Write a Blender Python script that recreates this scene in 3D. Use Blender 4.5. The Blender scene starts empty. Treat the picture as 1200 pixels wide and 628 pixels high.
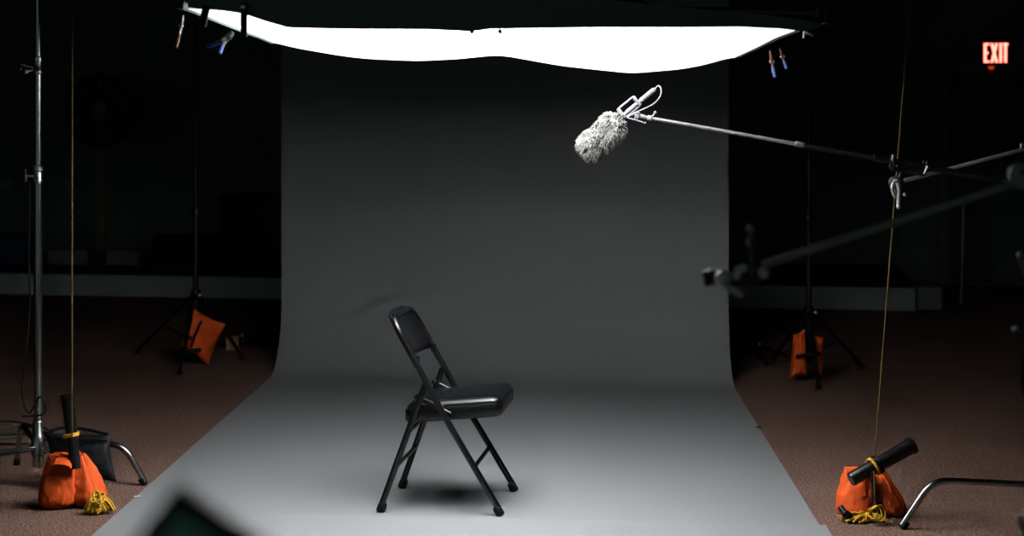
import bpy, bmesh, math, random
from mathutils import Vector, Matrix, noise

random.seed(7)
scene = bpy.context.scene
COL = scene.collection
F, CX, HY, H = 1970.0, 600.0, 136.0, 1.557      # focal length in px, principal point, eye height


def P(px, py, d):
    """world point seen at pixel (px, py) at distance d"""
    return Vector(((px - CX) * d / F, d, H - (py - HY) * d / F))


def G(px, py, z=0.0):
    """point on the horizontal plane z seen at the pixel"""
    d = F * (H - z) / (py - HY)
    return P(px, py, d)


# ------------------------------------------------------------------ materials
def new_mat(name):
    m = bpy.data.materials.new(name)
    m.use_nodes = True
    return m, m.node_tree.nodes, m.node_tree.links, m.node_tree.nodes['Principled BSDF']


def mat(name, col, rough=0.5, metal=0.0, var=0.0, vscale=20.0, bump=0.0, bscale=60.0, spec=0.5, sheen=0.0, coat=0.0, bdist=0.004):
    m, n, l, b = new_mat(name)
    b.inputs['Base Color'].default_value = (*col, 1)
    b.inputs['Roughness'].default_value = rough
    b.inputs['Metallic'].default_value = metal
    b.inputs['Specular IOR Level'].default_value = spec
    b.inputs['Sheen Weight'].default_value = sheen
    b.inputs['Coat Weight'].default_value = coat
    tc = n.new('ShaderNodeTexCoord')
    if var > 0:
        t = n.new('ShaderNodeTexNoise')
        t.inputs['Scale'].default_value = vscale
        t.inputs['Detail'].default_value = 4
        l.new(tc.outputs['Object'], t.inputs['Vector'])
        r = n.new('ShaderNodeValToRGB')
        r.color_ramp.elements[0].position = 0.3
        r.color_ramp.elements[1].position = 0.7
        r.color_ramp.elements[0].color = (*[c * (1 - var) for c in col], 1)
        r.color_ramp.elements[1].color = (*[min(1, c * (1 + var)) for c in col], 1)
        l.new(t.outputs['Fac'], r.inputs['Fac'])
        l.new(r.outputs['Color'], b.inputs['Base Color'])
    if bump > 0:
        t2 = n.new('ShaderNodeTexNoise')
        t2.inputs['Scale'].default_value = bscale
        t2.inputs['Detail'].default_value = 5
        l.new(tc.outputs['Object'], t2.inputs['Vector'])
        bp = n.new('ShaderNodeBump')
        bp.inputs['Strength'].default_value = bump
        bp.inputs['Distance'].default_value = bdist
        l.new(t2.outputs['Fac'], bp.inputs['Height'])
        l.new(bp.outputs['Normal'], b.inputs['Normal'])
    return m


def emit(name, col, strength):
    m, n, l, b = new_mat(name)
    b.inputs['Base Color'].default_value = (*[min(1, c) * 0.8 for c in col], 1)
    b.inputs['Emission Color'].default_value = (*col, 1)
    b.inputs['Emission Strength'].default_value = strength
    b.inputs['Roughness'].default_value = 0.7
    return m


M = {}
M['paper'] = mat('grey_paper', (0.215, 0.225, 0.235), 0.62, bump=0.10, bscale=3.0, bdist=0.02, spec=0.3)
M['paper_front'] = mat('pale_grey_paper', (0.222, 0.233, 0.243), 0.6, spec=0.3)
M['wall'] = mat('dark_wall_paint', (0.19, 0.235, 0.19), 0.85, var=0.15, vscale=2, bump=0.1)
M['ceiling'] = mat('dark_ceiling_paint', (0.03, 0.03, 0.03), 0.9, bump=0.1)
M['stage'] = mat('stage_grey_paint', (0.58, 0.64, 0.62), 0.7, var=0.08, vscale=3)
M['stage_top'] = mat('stage_black_floor', (0.02, 0.02, 0.02), 0.7, bump=0.1)
M['stepm'] = mat('step_dark_paint', (0.22, 0.245, 0.24), 0.7)
M['chair_metal'] = mat('black_enamel', (0.0035, 0.004, 0.0045), 0.25, bump=0.03, bscale=200)
M['vinyl'] = mat('black_vinyl', (0.004, 0.005, 0.006), 0.24, bump=0.06, bscale=260, bdist=0.001)
M['rubber'] = mat('black_rubber', (0.003, 0.003, 0.0032), 0.42, bump=0.05, spec=0.28)
M['black'] = mat('black_paint', (0.004, 0.004, 0.004), 0.4, bump=0.03, spec=0.3)
M['blackcloth'] = mat('black_duvetyne', (0.15, 0.195, 0.19), 0.9, bump=0.3, bscale=40, sheen=0.0)
M['blacknylon'] = mat('black_nylon', (0.003, 0.004, 0.006), 0.5, bump=0.3, bscale=60, spec=0.22, bdist=0.008)
M['chrome'] = mat('chrome', (0.34, 0.35, 0.36), 0.22, 1.0, bump=0.02, bscale=30)
M['steel'] = mat('cast_steel', (0.5, 0.5, 0.5), 0.28, 1.0, bump=0.1, bscale=80)
M['pale_metal'] = mat('pale_brushed_metal', (0.62, 0.61, 0.60), 0.42, 0.3, bump=0.03)
M['satin'] = mat('satin_steel', (0.6, 0.6, 0.6), 0.5, 0.6, bump=0.03)
M['satin_dark'] = mat('satin_grey_steel', (0.22, 0.24, 0.24), 0.45, 0.0, bump=0.03)
M['tube'] = mat('black_foam_sleeve', (0.003, 0.003, 0.0033), 0.30, bump=0.06, spec=0.5)
M['darkmetal'] = mat('dark_metal', (0.06, 0.063, 0.065), 0.4, 0.35, bump=0.03)
M['orange'] = mat('orange_nylon', (0.84, 0.112, 0.020), 0.6, var=0.06, vscale=30, bump=0.5, bscale=26, bdist=0.012, spec=0.2)
M['yellowrope'] = mat('yellow_rope', (0.83, 0.44, 0.02), 0.7, var=0.2, vscale=120, bump=0.5, bscale=200)
M['ropebrown'] = mat('dull_gold_cord', (0.10, 0.056, 0.010), 0.7, var=0.2, vscale=150, bump=0.4, bscale=250)
M['fur'] = mat('grey_fur', (0.17, 0.167, 0.16), 0.95, var=0.25, vscale=90, spec=0.1)
M['mic'] = mat('light_grey_plastic', (0.19, 0.18, 0.20), 0.45, bump=0.03)
M['pole_silver'] = mat('graphite_pole', (0.22, 0.215, 0.21), 0.38, 0.5, bump=0.02)
M['blue'] = mat('blue_plastic', (0.005, 0.04, 0.24), 0.4, bump=0.03)
M['redbrown'] = mat('rusty_red_metal', (0.14, 0.03, 0.013), 0.5, bump=0.1)
M['yellowpl'] = mat('amber_plastic', (0.7, 0.32, 0.03), 0.45, bump=0.03)
M['wood'] = mat('plain_wood', (0.24, 0.19, 0.11), 0.6, var=0.3, vscale=6, bump=0.1)
M['whitewash'] = mat('pale_board', (0.25, 0.28, 0.25), 0.7, var=0.15, vscale=8)
M['bluebin'] = mat('dark_blue_plastic', (0.012, 0.05, 0.17), 0.5, bump=0.05)
M['cardboard'] = mat('brown_cardboard', (0.22, 0.12, 0.05), 0.8, var=0.1, bump=0.1)
M['door'] = mat('dark_door_paint', (0.04, 0.05, 0.042), 0.6, bump=0.05)
M['doorframe'] = mat('door_frame_paint', (0.17, 0.17, 0.13), 0.55, bump=0.05)
M['teal'] = mat('grey_green_board', (0.10, 0.15, 0.15), 0.7, var=0.1)
M['plate'] = mat('pale_wall_plate', (0.35, 0.35, 0.34), 0.5, bump=0.03)
m, n, l, b = new_mat('lit_diffusion_cloth')
out = n['Material Output']
tr = n.new('ShaderNodeBsdfTranslucent'); tr.inputs['Color'].default_value = (.86, .86, .86, 1)
em = n.new('ShaderNodeEmission'); em.inputs['Strength'].default_value = 1.65
ad = n.new('ShaderNodeAddShader')
l.new(tr.outputs[0], ad.inputs[0]); l.new(em.outputs[0], ad.inputs[1]); l.new(ad.outputs[0], out.inputs['Surface'])
n.remove(b)
M['silk'] = m
M['exit_core'] = emit('exit_letter_glow', (1.0, 0.24, 0.17), 3.6)
M['exit_bloom'] = emit('exit_letter_bloom', (1.0, 0.03, 0.008), 0.55)  # bloom around the bright letters, put in as red emission
M['exit_lamp'] = emit('exit_red_lamp', (1.0, 0.045, 0.01), 0.6)
M['screen'] = mat('dark_green_screen', (0.004, 0.02, 0.013), 0.15, bump=0.01)
M['screen'].node_tree.nodes['Principled BSDF'].inputs['Emission Color'].default_value = (0.10, 0.55, 0.36, 1)
M['screen'].node_tree.nodes['Principled BSDF'].inputs['Emission Strength'].default_value = 0.016
M['tape'] = mat('white_tape', (0.7, 0.7, 0.68), 0.6, bump=0.05)
M['disc'] = mat('black_wheel_face', (0.006, 0.006, 0.006), 0.6, bump=0.05)

# carpet: brown speckled pile
m, n, l, b = new_mat('brown_carpet')
tc = n.new('ShaderNodeTexCoord')
n1 = n.new('ShaderNodeTexNoise'); n1.inputs['Scale'].default_value = 95; n1.inputs['Detail'].default_value = 3
n2 = n.new('ShaderNodeTexNoise'); n2.inputs['Scale'].default_value = 1.6; n2.inputs['Detail'].default_value = 3
v = n.new('ShaderNodeTexVoronoi'); v.inputs['Scale'].default_value = 150
for t in (n1, n2, v):
    l.new(tc.outputs['Object'], t.inputs['Vector'])
r = n.new('ShaderNodeValToRGB')
r.color_ramp.elements[0].position = 0.34; r.color_ramp.elements[0].color = (0.078, 0.045, 0.035, 1)
r.color_ramp.elements[1].position = 0.66; r.color_ramp.elements[1].color = (0.27, 0.162, 0.127, 1)
l.new(n1.outputs['Fac'], r.inputs['Fac'])
mx = n.new('ShaderNodeMix'); mx.data_type = 'RGBA'; mx.blend_type = 'MULTIPLY'; mx.inputs['Factor'].default_value = 1
r2 = n.new('ShaderNodeValToRGB')
r2.color_ramp.elements[0].position = 0.3; r2.color_ramp.elements[0].color = (0.85, 0.85, 0.85, 1)
r2.color_ramp.elements[1].position = 0.7; r2.color_ramp.elements[1].color = (1.1, 1.1, 1.1, 1)
l.new(n2.outputs['Fac'], r2.inputs['Fac'])
l.new(r.outputs['Color'], mx.inputs['A']); l.new(r2.outputs['Color'], mx.inputs['B'])
l.new(mx.outputs['Result'], b.inputs['Base Color'])
b.inputs['Roughness'].default_value = 0.95
b.inputs['Specular IOR Level'].default_value = 0.1
bp = n.new('ShaderNodeBump'); bp.inputs['Strength'].default_value = 0.6; bp.inputs['Distance'].default_value = 0.006
l.new(v.outputs['Distance'], bp.inputs['Height']); l.new(bp.outputs['Normal'], b.inputs['Normal'])
M['carpet'] = m


# ------------------------------------------------------------------ mesh kit
class MB:
    def __init__(s):
        s.v, s.f, s.sm = [], [], []

    def add(s, vs, fs, smooth=True):
        o = len(s.v)
        s.v += [Vector(p) for p in vs]
        s.f += [tuple(i + o for i in f) for f in fs]
        s.sm += [smooth] * len(fs)
        return s

    def bm(s, bm, mtx=None, smooth=False):
        if mtx is not None:
            bmesh.ops.transform(bm, matrix=mtx, verts=bm.verts)
        bm.verts.ensure_lookup_table()
        bm.verts.index_update()
        s.add([v.co.copy() for v in bm.verts], [[v.index for v in f.verts] for f in bm.faces], smooth)
        bm.free()
        return s

    def box(s, c, size, rot=None, bev=0.004, seg=2, axes=None):
        """box at c; axes = three orthogonal direction vectors"""
        bm = bmesh.new()
        bmesh.ops.create_cube(bm, size=1)
        bmesh.ops.scale(bm, vec=size, verts=bm.verts)
        bv = min(bev, 0.45 * min(size))
        if bv > 0:
            bmesh.ops.bevel(bm, geom=list(bm.edges), offset=bv, segments=seg, affect='EDGES', profile=0.5)
        if axes is not None:
            R = Matrix((axes[0], axes[1], axes[2])).transposed().to_4x4()
        else:
            R = rot.to_4x4() if rot is not None else Matrix.Identity(4)
        return s.bm(bm, Matrix.Translation(Vector(c)) @ R)

    def tube(s, pts, rad, n=12, caps=True, closed=False, flat=1.0):
        pts = [Vector(p) for p in pts]
        k = len(pts)
        rs = rad if isinstance(rad, (list, tuple)) else [rad] * k
        tang = []
        for i in range(k):
            if closed:
                t = pts[(i + 1) % k] - pts[i - 1]
            else:
                t = pts[min(i + 1, k - 1)] - pts[max(i - 1, 0)]
            tang.append(t.normalized() if t.length > 1e-9 else Vector((0, 0, 1)))
        up = Vector((0, 0, 1)) if abs(tang[0].z) < 0.9 else Vector((0, 1, 0))
        nx = (up - tang[0] * up.dot(tang[0])).normalized()
        vs, fs = [], []
        for i in range(k):
            if i:
                nx = nx - tang[i] * nx.dot(tang[i])
                nx = nx.normalized() if nx.length > 1e-6 else tang[i].orthogonal().normalized()
            ny = tang[i].cross(nx)
            for j in range(n):
                a = 2 * math.pi * j / n
                vs.append(pts[i] + nx * (math.cos(a) * rs[i]) + ny * (math.sin(a) * rs[i] * flat))
        rng = k if closed else k - 1
        for i in range(rng):
            for j in range(n):
                a, b2 = i * n + j, i * n + (j + 1) % n
                c, d = ((i + 1) % k) * n + (j + 1) % n, ((i + 1) % k) * n + j
                fs.append((a, b2, c, d))
        s.add(vs, fs, True)
        if caps and not closed:
            o = len(s.v) - len(vs)
            s.f.append(tuple(o + j for j in reversed(range(n)))); s.sm.append(False)
            s.f.append(tuple(o + (k - 1) * n + j for j in range(n))); s.sm.append(False)
        return s

    def lathe(s, base, axis, prof, n=24):
        """prof: list of (distance along axis, radius)"""
        base, axis = Vector(base), Vector(axis).normalized()
        # duplicated rings give crisp shoulders
        vs, fs = [], []
        nx = axis.orthogonal().normalized(); ny = axis.cross(nx)
        for h, r_ in prof:
            for j in range(n):
                a = 2 * math.pi * j / n
                vs.append(base + axis * h + (nx * math.cos(a) + ny * math.sin(a)) * max(r_, 1e-5))
        for i in range(len(prof) - 1):
            for j in range(n):
                fs.append((i * n + j, i * n + (j + 1) % n, (i + 1) * n + (j + 1) % n, (i + 1) * n + j))
        fs.append(tuple(reversed(range(n)))); fs.append(tuple((len(prof) - 1) * n + j for j in range(n)))
        return s.add(vs, fs, True)

    def ball(s, c, r_, sc=(1, 1, 1), seg=16):
        bm = bmesh.new()
        bmesh.ops.create_uvsphere(bm, u_segments=seg, v_segments=max(6, seg // 2), radius=r_)
        bmesh.ops.scale(bm, vec=sc, verts=bm.verts)
        return s.bm(bm, Matrix.Translation(Vector(c)), True)

    def grid(s, rows, smooth=True, closed=False):
        nr, nc = len(rows), len(rows[0])
        vs = [p for row in rows for p in row]
        fs = []
        for i in range(nr - 1):
            for j in range(nc - 1 + (1 if closed else 0)):
                j2 = (j + 1) % nc
                fs.append((i * nc + j, i * nc + j2, (i + 1) * nc + j2, (i + 1) * nc + j))
        return s.add(vs, fs, smooth)

    def build(s, name, material, parent=None):
        me = bpy.data.meshes.new(name)
        o = bpy.data.objects.new(name, me)
        COL.objects.link(o)
        inv = Matrix.Identity(4)
        if parent is not None:
            o.parent = parent
            inv = world_mtx(parent).inverted()
        me.from_pydata([tuple(inv @ p) for p in s.v], [], s.f)
        me.polygons.foreach_set('use_smooth', s.sm)
        me.materials.append(material)
        me.update()
        bm = bmesh.new(); bm.from_mesh(me)
        bmesh.ops.recalc_face_normals(bm, faces=bm.faces)
        bm.to_mesh(me); bm.free()
        try:
            me.set_sharp_from_angle(angle=math.radians(38))
        except Exception:
            pass
        return o


def world_mtx(o):
    mt = Matrix.Translation(o.location) @ o.rotation_euler.to_matrix().to_4x4()
    return world_mtx(o.parent) @ mt if o.parent else mt


def tag(o, label=None, cat=None, group=None, kind=None):
    if label: o['label'] = label
    if cat: o['category'] = cat
    if group: o['group'] = group
    if kind: o['kind'] = kind
    return o


def thing(name, loc, label, cat, group=None):
    o = bpy.data.objects.new(name, None)
    COL.objects.link(o)
    o.location = loc
    o.empty_display_size = 0.1
    return tag(o, label, cat, group)


def arc(pts, rr, n=6):
    """round the inner corners of a polyline"""
    pts = [Vector(p) for p in pts]
    out = [pts[0]]
    for i in range(1, len(pts) - 1):
        a, b2, c = pts[i - 1], pts[i], pts[i + 1]
        d1, d2 = (a - b2), (c - b2)
        k = min(rr, d1.length * 0.48, d2.length * 0.48)
        p0, p2 = b2 + d1.normalized() * k, b2 + d2.normalized() * k
        for j in range(n + 1):
            t = j / n
            out.append(p0 * (1 - t) ** 2 + b2 * 2 * t * (1 - t) + p2 * t * t)
    out.append(pts[-1])
    return out


def spline(pts, n=8, closed=False):
    pts = [Vector(p) for p in pts]
    k = len(pts); out = []
    rng = k if closed else k - 1
    for i in range(rng):
        g = (lambda q: pts[q % k]) if closed else (lambda q: pts[max(0, min(k - 1, q))])
        p0, p1, p2, p3 = g(i - 1), g(i), g(i + 1), g(i + 2)
        for j in range(n):
            t = j / n
            out.append(0.5 * ((2 * p1) + (p2 - p0) * t + (2 * p0 - 5 * p1 + 4 * p2 - p3) * t * t + (3 * p1 - p0 - 3 * p2 + p3) * t ** 3))
    if not closed:
        out.append(pts[-1])
    return out


def pillow(c00, c10, c11, c01, thick, nrm, seed=0, wr=0.12, n=22, droop=0.0):
    """stuffed cloth bag between four corners (order around), bulging along nrm both ways"""
    c00, c10, c11, c01 = map(Vector, (c00, c10, c11, c01))
    nrm = Vector(nrm).normalized()
    rows_f, rows_b = [], []
    ctr = (c00 + c10 + c11 + c01) / 4
    for i in range(n + 1):
        vv = i / n
        rf, rb = [], []
        for j in range(n + 1):
            u = j / n
            # sides bow inward a little between the corners, as a stuffed bag does
            p = (c00 * (1 - u) + c10 * u) * (1 - vv) + (c01 * (1 - u) + c11 * u) * vv
            e = (4 * u * (1 - u)) ** 0.45 * (4 * vv * (1 - vv)) ** 0.45
            edge = max(abs(2 * u - 1), abs(2 * vv - 1))
            mid = (1 - min(abs(2 * u - 1), abs(2 * vv - 1)) ** 2) * edge ** 4
            p = p + (ctr - p) * 0.07 * mid
            q = Vector((u * 4.0 + seed * 3.1, vv * 4.0 - seed * 1.7, seed * 0.9))
            w = noise.noise(q) * 0.6 + abs(noise.noise(q * 2.3)) * 0.7 - 0.25
            near_edge = 1 - e * 0.6
            hf = thick * 0.5 * e * (1 + wr * 3 * w * near_edge)
            w2 = noise.noise(q + Vector((9, 4, 2))) * 0.5
            hb = thick * 0.5 * e * (1 + wr * 2 * w2)
            rf.append(p + nrm * (hf + 0.0015))
            rb.append(p - nrm * (hb + 0.0015))
        rows_f.append(rf); rows_b.append(rb)
    mb = MB()
    mb.grid(rows_f)
    mb.grid(rows_b)
    # seam strip all around
    loop = [(0, j) for j in range(n)] + [(i, n) for i in range(n)] + [(n, n - j) for j in range(n)] + [(n - i, 0) for i in range(n)]
    a = [rows_f[i][j] for i, j in loop]; b2 = [rows_b[i][j] for i, j in loop]
    k = len(loop)
    mb.add(a + b2, [(q, (q + 1) % k, k + (q + 1) % k, k + q) for q in range(k)], True)
    return mb


def pouch(base, w, d, h, lean=(0, 0), yaw=0.0, seed=0, gather=0.42, toe=0.0):
    """plump sandbag pouch: wide below, gathered into pleats at the neck"""
    base = Vector(base)
    nu, nv = 56, 30
    rows = []
    cy, sy = math.cos(yaw), math.sin(yaw)
    for i in range(nv + 1):
        t = i / nv
        if t < 0.28:
            a = t / 0.28 * math.pi / 2
            rad = 0.30 + 0.70 * math.sin(a) ** 0.8
            z = 0.20 * (1 - math.cos(a))
        else:
            q = (t - 0.28) / 0.72
            rad = (1 - q ** 1.7) * (1 - gather) + gather * (1 - 0.25 * q)
            z = 0.20 + 0.80 * q
        if i == 0: rad = 0.02
        if i == nv: rad = 0.03; z = 0.985
        row = []
        for j in range(nu):
            an = 2 * math.pi * j / nu
            cx_, cy_ = math.cos(an), math.sin(an)
            ex = 2 / 2.7
            x = math.copysign(abs(cx_) ** ex, cx_); y = math.copysign(abs(cy_) ** ex, cy_)
            pleat = 0.085 * math.sin(an * 9 + seed + .8 * noise.noise(Vector((an, seed, t * 2)))) * max(0, (t - 0.30) / 0.70) ** 1.1
            q3 = Vector((cx_ * 1.3 + seed * 5, cy_ * 1.3, z * 2.0))
            wr = 0.10 * noise.noise(q3 * 1.3) + 0.13 * (0.35 - abs(noise.noise(q3 * 2.2))) + 0.08 * (0.3 - abs(noise.noise(q3 * 4.3 + Vector((5, 2, 8)))))
            k = rad * (1 + pleat + (wr if 0 < i < nv else 0))
            px_, py_ = x * k * w / 2, y * k * d / 2
            zz = z * h * (1 + 0.05 * noise.noise(q3 * 0.9))
            px_ += toe * w * max(0, 0.5 - z) * 0.6
            px_ += lean[0] * z; py_ += lean[1] * z
            row.append(base + Vector((px_ * cy - py_ * sy, px_ * sy + py_ * cy, max(0.001, zz))))
        rows.append(row)
    return MB().grid(rows, closed=True)


# ------------------------------------------------------------------ room (turned 9.4 degrees to the camera)
E = Vector((0.9866, -0.1633, 0)); N = Vector((0.1633, 0.9866, 0)); Z = Vector((0, 0, 1))
R0 = Vector((-4.48, 14.70, 0))


def R(a, b, z=0.0):
    return R0 + E * a + N * b + Z * z


def Ra(px, b):
    """coordinate along the stage front of the ray through column px, at depth b behind the front"""
    k = (px - CX) / F
    o = R0 + N * b
    return (k * o.y - o.x) / (E.x - k * E.y)


AX = (E, N, Z)
A0, A1, B0, B1, CH = -3.2, 11.0, -17.0, 2.2, 3.6


def slab(name, a0, a1, b0, b1, z0, z1, mt, kind='structure', bev=0.0, parent=None):
    mb = MB().box(R((a0 + a1) / 2, (b0 + b1) / 2, (z0 + z1) / 2), (a1 - a0, b1 - b0, z1 - z0), axes=AX, bev=bev)
    o = mb.build(name, mt, parent)
    if kind and parent is None:
        o['kind'] = kind
    return o


slab('floor', A0 - .1, A1 + .1, B0 - .1, B1 + .1, -0.1, 0, M['carpet'])
slab('ceiling', A0 - .1, A1 + .1, B0 - .1, B1 + .1, CH, CH + .1, M['ceiling'])
slab('wall_left', A0 - .1, A0, B0 - .1, B1 + .1, 0, CH, M['wall'])
slab('wall_right', A1, A1 + .1, B0 - .1, B1 + .1, 0, CH, M['wall'])

slab('wall_back', A0, A1, B1, B1 + .12, 0, CH, M['wall'])
slab('baseboard_back', 9.6, A1, B1 - .014, B1, 0, 0.10, M['doorframe'], bev=.003)

# door with its frame and the lit exit sign above it
da = Ra(1099, B1 - .03); dl = da + .10
door = tag(MB().box(R(dl + .45, B1 - .03, .985), (.90, .04, 1.93), axes=AX, bev=.003).build('door_1', M['door']), kind='structure')
fr = MB()
fr.box(R(da + .05, B1 - .04, 1.0), (.10, .08, 2.0), axes=AX, bev=.006)
fr.box(R(dl + .95, B1 - .04, 1.0), (.10, .08, 2.0), axes=AX, bev=.006)
fr.box(R(dl + .45, B1 - .04, 2.0), (1.10, .08, .09), axes=AX, bev=.006)
fr.build('door_frame', M['doorframe'], door)
pb = MB().box(R(dl + .45, B1 - .095, .98), (.70, .03, .045), axes=AX, bev=.008)
for s_ in (-.3, .3):
    pb.box(R(dl + .45 + s_, B1 - .065, .98), (.05, .04, .06), axes=AX, bev=.006)
pb.build('push_bar', M['darkmetal'], door)

sg_z = H + (HY - 61) * 15.2 / F
sa0, sa1 = Ra(1153.0, B1 - .06), Ra(1181.5, B1 - .06)
sign = thing('exit_sign', R((sa0 + sa1) / 2, B1, sg_z), 'lit exit sign glowing pinkish red above the dark door', 'sign')
sw = sa1 - sa0; sh = 0.178
MB().box(R((sa0 + sa1) / 2, B1 - .025, sg_z + .005), (sw + .09, .05, sh + .085), axes=AX, bev=.008).build('housing', M['black'], sign)


def letters(grow, depth, mt, name):
    """EXIT in condensed capitals"""
    mb = MB()
    def sx(t): return sa0 + sw * t
    def bar(x0, x1, z0, z1):
        mb.box(R((x0 + x1) / 2, B1 - .05 - depth, sg_z + (z0 + z1) / 2), (x1 - x0 + 2 * grow, .004, z1 - z0 + 2 * grow), axes=AX, bev=0)
    t = .0235; h2 = sh / 2
    # E
    e0, e1 = sx(0), sx(.225)
    bar(e0, e0 + t, -h2, h2); bar(e0, e1, h2 - t * .85, h2); bar(e0, e1 - .008, -t * .42, t * .42); bar(e0, e1, -h2, -h2 + t * .85)
    # X
    x0, x1 = sx(.272), sx(.585)
    w = t * 1.02
    for sgn in (1, -1):
        pts = [(x0, -h2), (x0 + w, -h2), (x1, h2), (x1 - w, h2)] if sgn > 0 else [(x1 - w, -h2), (x1, -h2), (x0 + w, h2), (x0, h2)]
        g = grow
        vs = []
        for dd in (0.002, -0.002):
            for q, (xx, zz) in enumerate(pts):
                gx = -g if q in (0, 3) else g
                gz = -g if q in (0, 1) else g
                vs.append(R(xx + gx, B1 - .05 - depth - dd - (.0002 * sgn), sg_z + zz + gz))
        mb.add(vs, [(0, 1, 2, 3), (7, 6, 5, 4), (0, 4, 5, 1), (1, 5, 6, 2), (2, 6, 7, 3), (3, 7, 4, 0)], False)
    # I
    bar(sx(.640), sx(.640) + t, -h2, h2)
    # T
    t0, t1 = sx(.785), sx(1.0)
    bar(t0, t1, h2 - t * .85, h2); bar((t0 + t1) / 2 - t / 2, (t0 + t1) / 2 + t / 2, -h2, h2)
    return mb.build(name, mt, sign)


letters(0.002, 0.003, M['exit_bloom'], 'letter_bloom')  # slightly wider red copy behind the letters, standing in for their bloom
letters(-0.001, 0.007, M['exit_core'], 'letters')
la = (sa0 + sa1) / 2 - .045
lm = MB(); lm.lathe(R(la, B1 - .05, sg_z - sh / 2 - .035), (0, 0, -1), [(0, .04), (.014, .04), (.034, .028), (.042, .01)], 20)
tag(lm.build('indicator_lamp', M['exit_lamp'], sign), 'small red lamp under the sign')

# stage
stg = thing('stage_platform', R(2, 0, 0), 'low grey stage platform running along the back of the room', 'stage')
a_end = Ra(1074, 0)
MB().box(R((A0 + a_end) / 2, .012, .0915), (a_end - A0 - .02, .024, .183), axes=AX, bev=.004).build('riser', M['stage'], stg)
MB().box(R((A0 + a_end) / 2, .02 + (B1 - .06) / 2, .172), (a_end - A0 - .02, B1 - .04, .024), axes=AX, bev=.004).build('deck', M['stage_top'], stg)
MB().box(R(a_end - .02, B1 / 2, .08), (.02, B1 - .1, .16), axes=AX, bev=0).build('end_panel', M['stepm'], stg)
a2 = Ra(1104, .10)
st = MB(); st.box(R((a_end + a2) / 2 + .005, .35, .088), (a2 - a_end - .01, .5, .176), axes=AX, bev=.006)
st.box(R((a_end + a2) / 2 + .005, .35, .180), (a2 - a_end, .52, .012), axes=AX, bev=.004)
tag(st.build('stage_step', M['stepm']), 'short dark step block against the right end of the stage', 'step')

# round wheel on its wooden post, standing on the stage
bw = 1.0; aw = Ra(122, bw); dw = R(aw, bw).y; sc = F / dw
wz = H + (HY - 130) / sc
wheel = thing('display_wheel', R(aw, bw, .184), 'large round black wheel on a wooden post, on stage behind the yellow rope', 'wheel')
MB().lathe(R(aw, bw - .10, wz), N, [(0, .30), (.004, .335), (.012, .342), (.026, .342), (.034, .335), (.036, .25)], 56).build('disc', M['disc'], wheel)
MB().tube([R(aw + .336 * math.cos(q * math.pi / 24), bw - .10, wz + .336 * math.sin(q * math.pi / 24)) for q in range(48)], .011, 8, closed=True).build('rim', M['black'], wheel)
hub = MB()
for q in range(9):   # patchy pale hub
    an = q * 2.4; rr = .018 + .030 * ((q * 7) % 5) / 4
    hub.box(R(aw + .01 + rr * math.cos(an), bw - .112, wz + .01 + 1.3 * rr * math.sin(an)), (.055, .012, .065), rot=Matrix.Rotation(q * .5, 3, 'Y'), bev=.006)
hub.build('hub', M['whitewash'], wheel)
for q, an in enumerate((0.2, 1.0, 2.3, 3.5, 4.9)):
    MB().box(R(aw + .23 * math.cos(an), bw - .106, wz + .23 * math.sin(an)), (.05, .012, .06), axes=AX, bev=.006).build('patch', M['teal'], wheel)
MB().box(R(aw - .03, bw, (wz - .1 + .2) / 2 + .05), (.088, .05, wz - .2), axes=AX, bev=.005).build('post', M['wood'], wheel)
b0, b1_ = Ra(58, bw - .05), Ra(164, bw - .05)
MB().box(R((b0 + b1_) / 2, bw, .184 + .068), (b1_ - b0, .20, .136), axes=AX, bev=.006).build('base_board', M['whitewash'], wheel)
MB().box(R(aw - .02, bw - .115, .184 + .066), (.17, .03, .132), axes=AX, bev=.006).build('base_block', M['stage_top'], wheel)

# black loudspeakers on the stage
def cab(name, px0, px1, b, ytop, label, wedge=False):
    a0, a1 = Ra(px0, b), Ra(px1, b)
    dd = R((a0 + a1) / 2, b).y
    zt = H - (ytop - HY) * dd / F
    root = thing(name, R((a0 + a1) / 2, b, .184), label, 'loudspeaker')
    h = zt - .184; w = a1 - a0
    mb = MB()
    if wedge:
        prof = [(0, 0), (.45, 0), (.45, h * .55), (.30, h), (.16, h), (0, h * .25)]
        vs = [R(a, b + y, .184 + z) for a in (a0, a1) for y, z in prof]
        k = len(prof)
        mb.add(vs, [tuple(range(k)), tuple(reversed(range(k, 2 * k)))] + [(q, (q + 1) % k, k + (q + 1) % k, k + q) for q in range(k)], False)
        mb.build('cabinet', M['black'], root)
        g = MB()
        vs = [R(a, b - .004 + y, .186 + z) for a, y, z in ((a0 + .03, .01, h * .30), (a1 - .03, .01, h * .30), (a1 - .03, .15, h * .95), (a0 + .03, .15, h * .95))]
        vs2 = [p + N * .01 for p in vs]
        g.add(vs + vs2, [(0, 1, 2, 3), (7, 6, 5, 4), (0, 4, 5, 1), (1, 5, 6, 2), (2, 6, 7, 3), (3, 7, 4, 0)], False)
        g.build('grille', M['black'], root)
    else:
        mb.box(R((a0 + a1) / 2, b + .22, .184 + h / 2), (w, .44, h), axes=AX, bev=.015)
        mb.build('cabinet', M['black'], root)
        MB().box(R((a0 + a1) / 2, b - .008, .184 + h / 2), (w - .07, .02, h - .07), axes=AX, bev=.006).build('grille', M['black'], root)
        MB().lathe(R((a0 + a1) / 2, b - .017, .184 + h * .40), -N, [(0, w * .33), (.008, w * .33), (.01, w * .30), (.004, w * .1)], 32).build('woofer', M['rubber'], root)
    return root


cab('stage_speaker', 256, 352, .75, 229, 'tall black speaker cabinet on stage at the left edge of the grey backdrop')
cab('floor_monitor', 173, 253, .55, 276, 'low black wedge speaker on stage behind the left backdrop stand', True)

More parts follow.
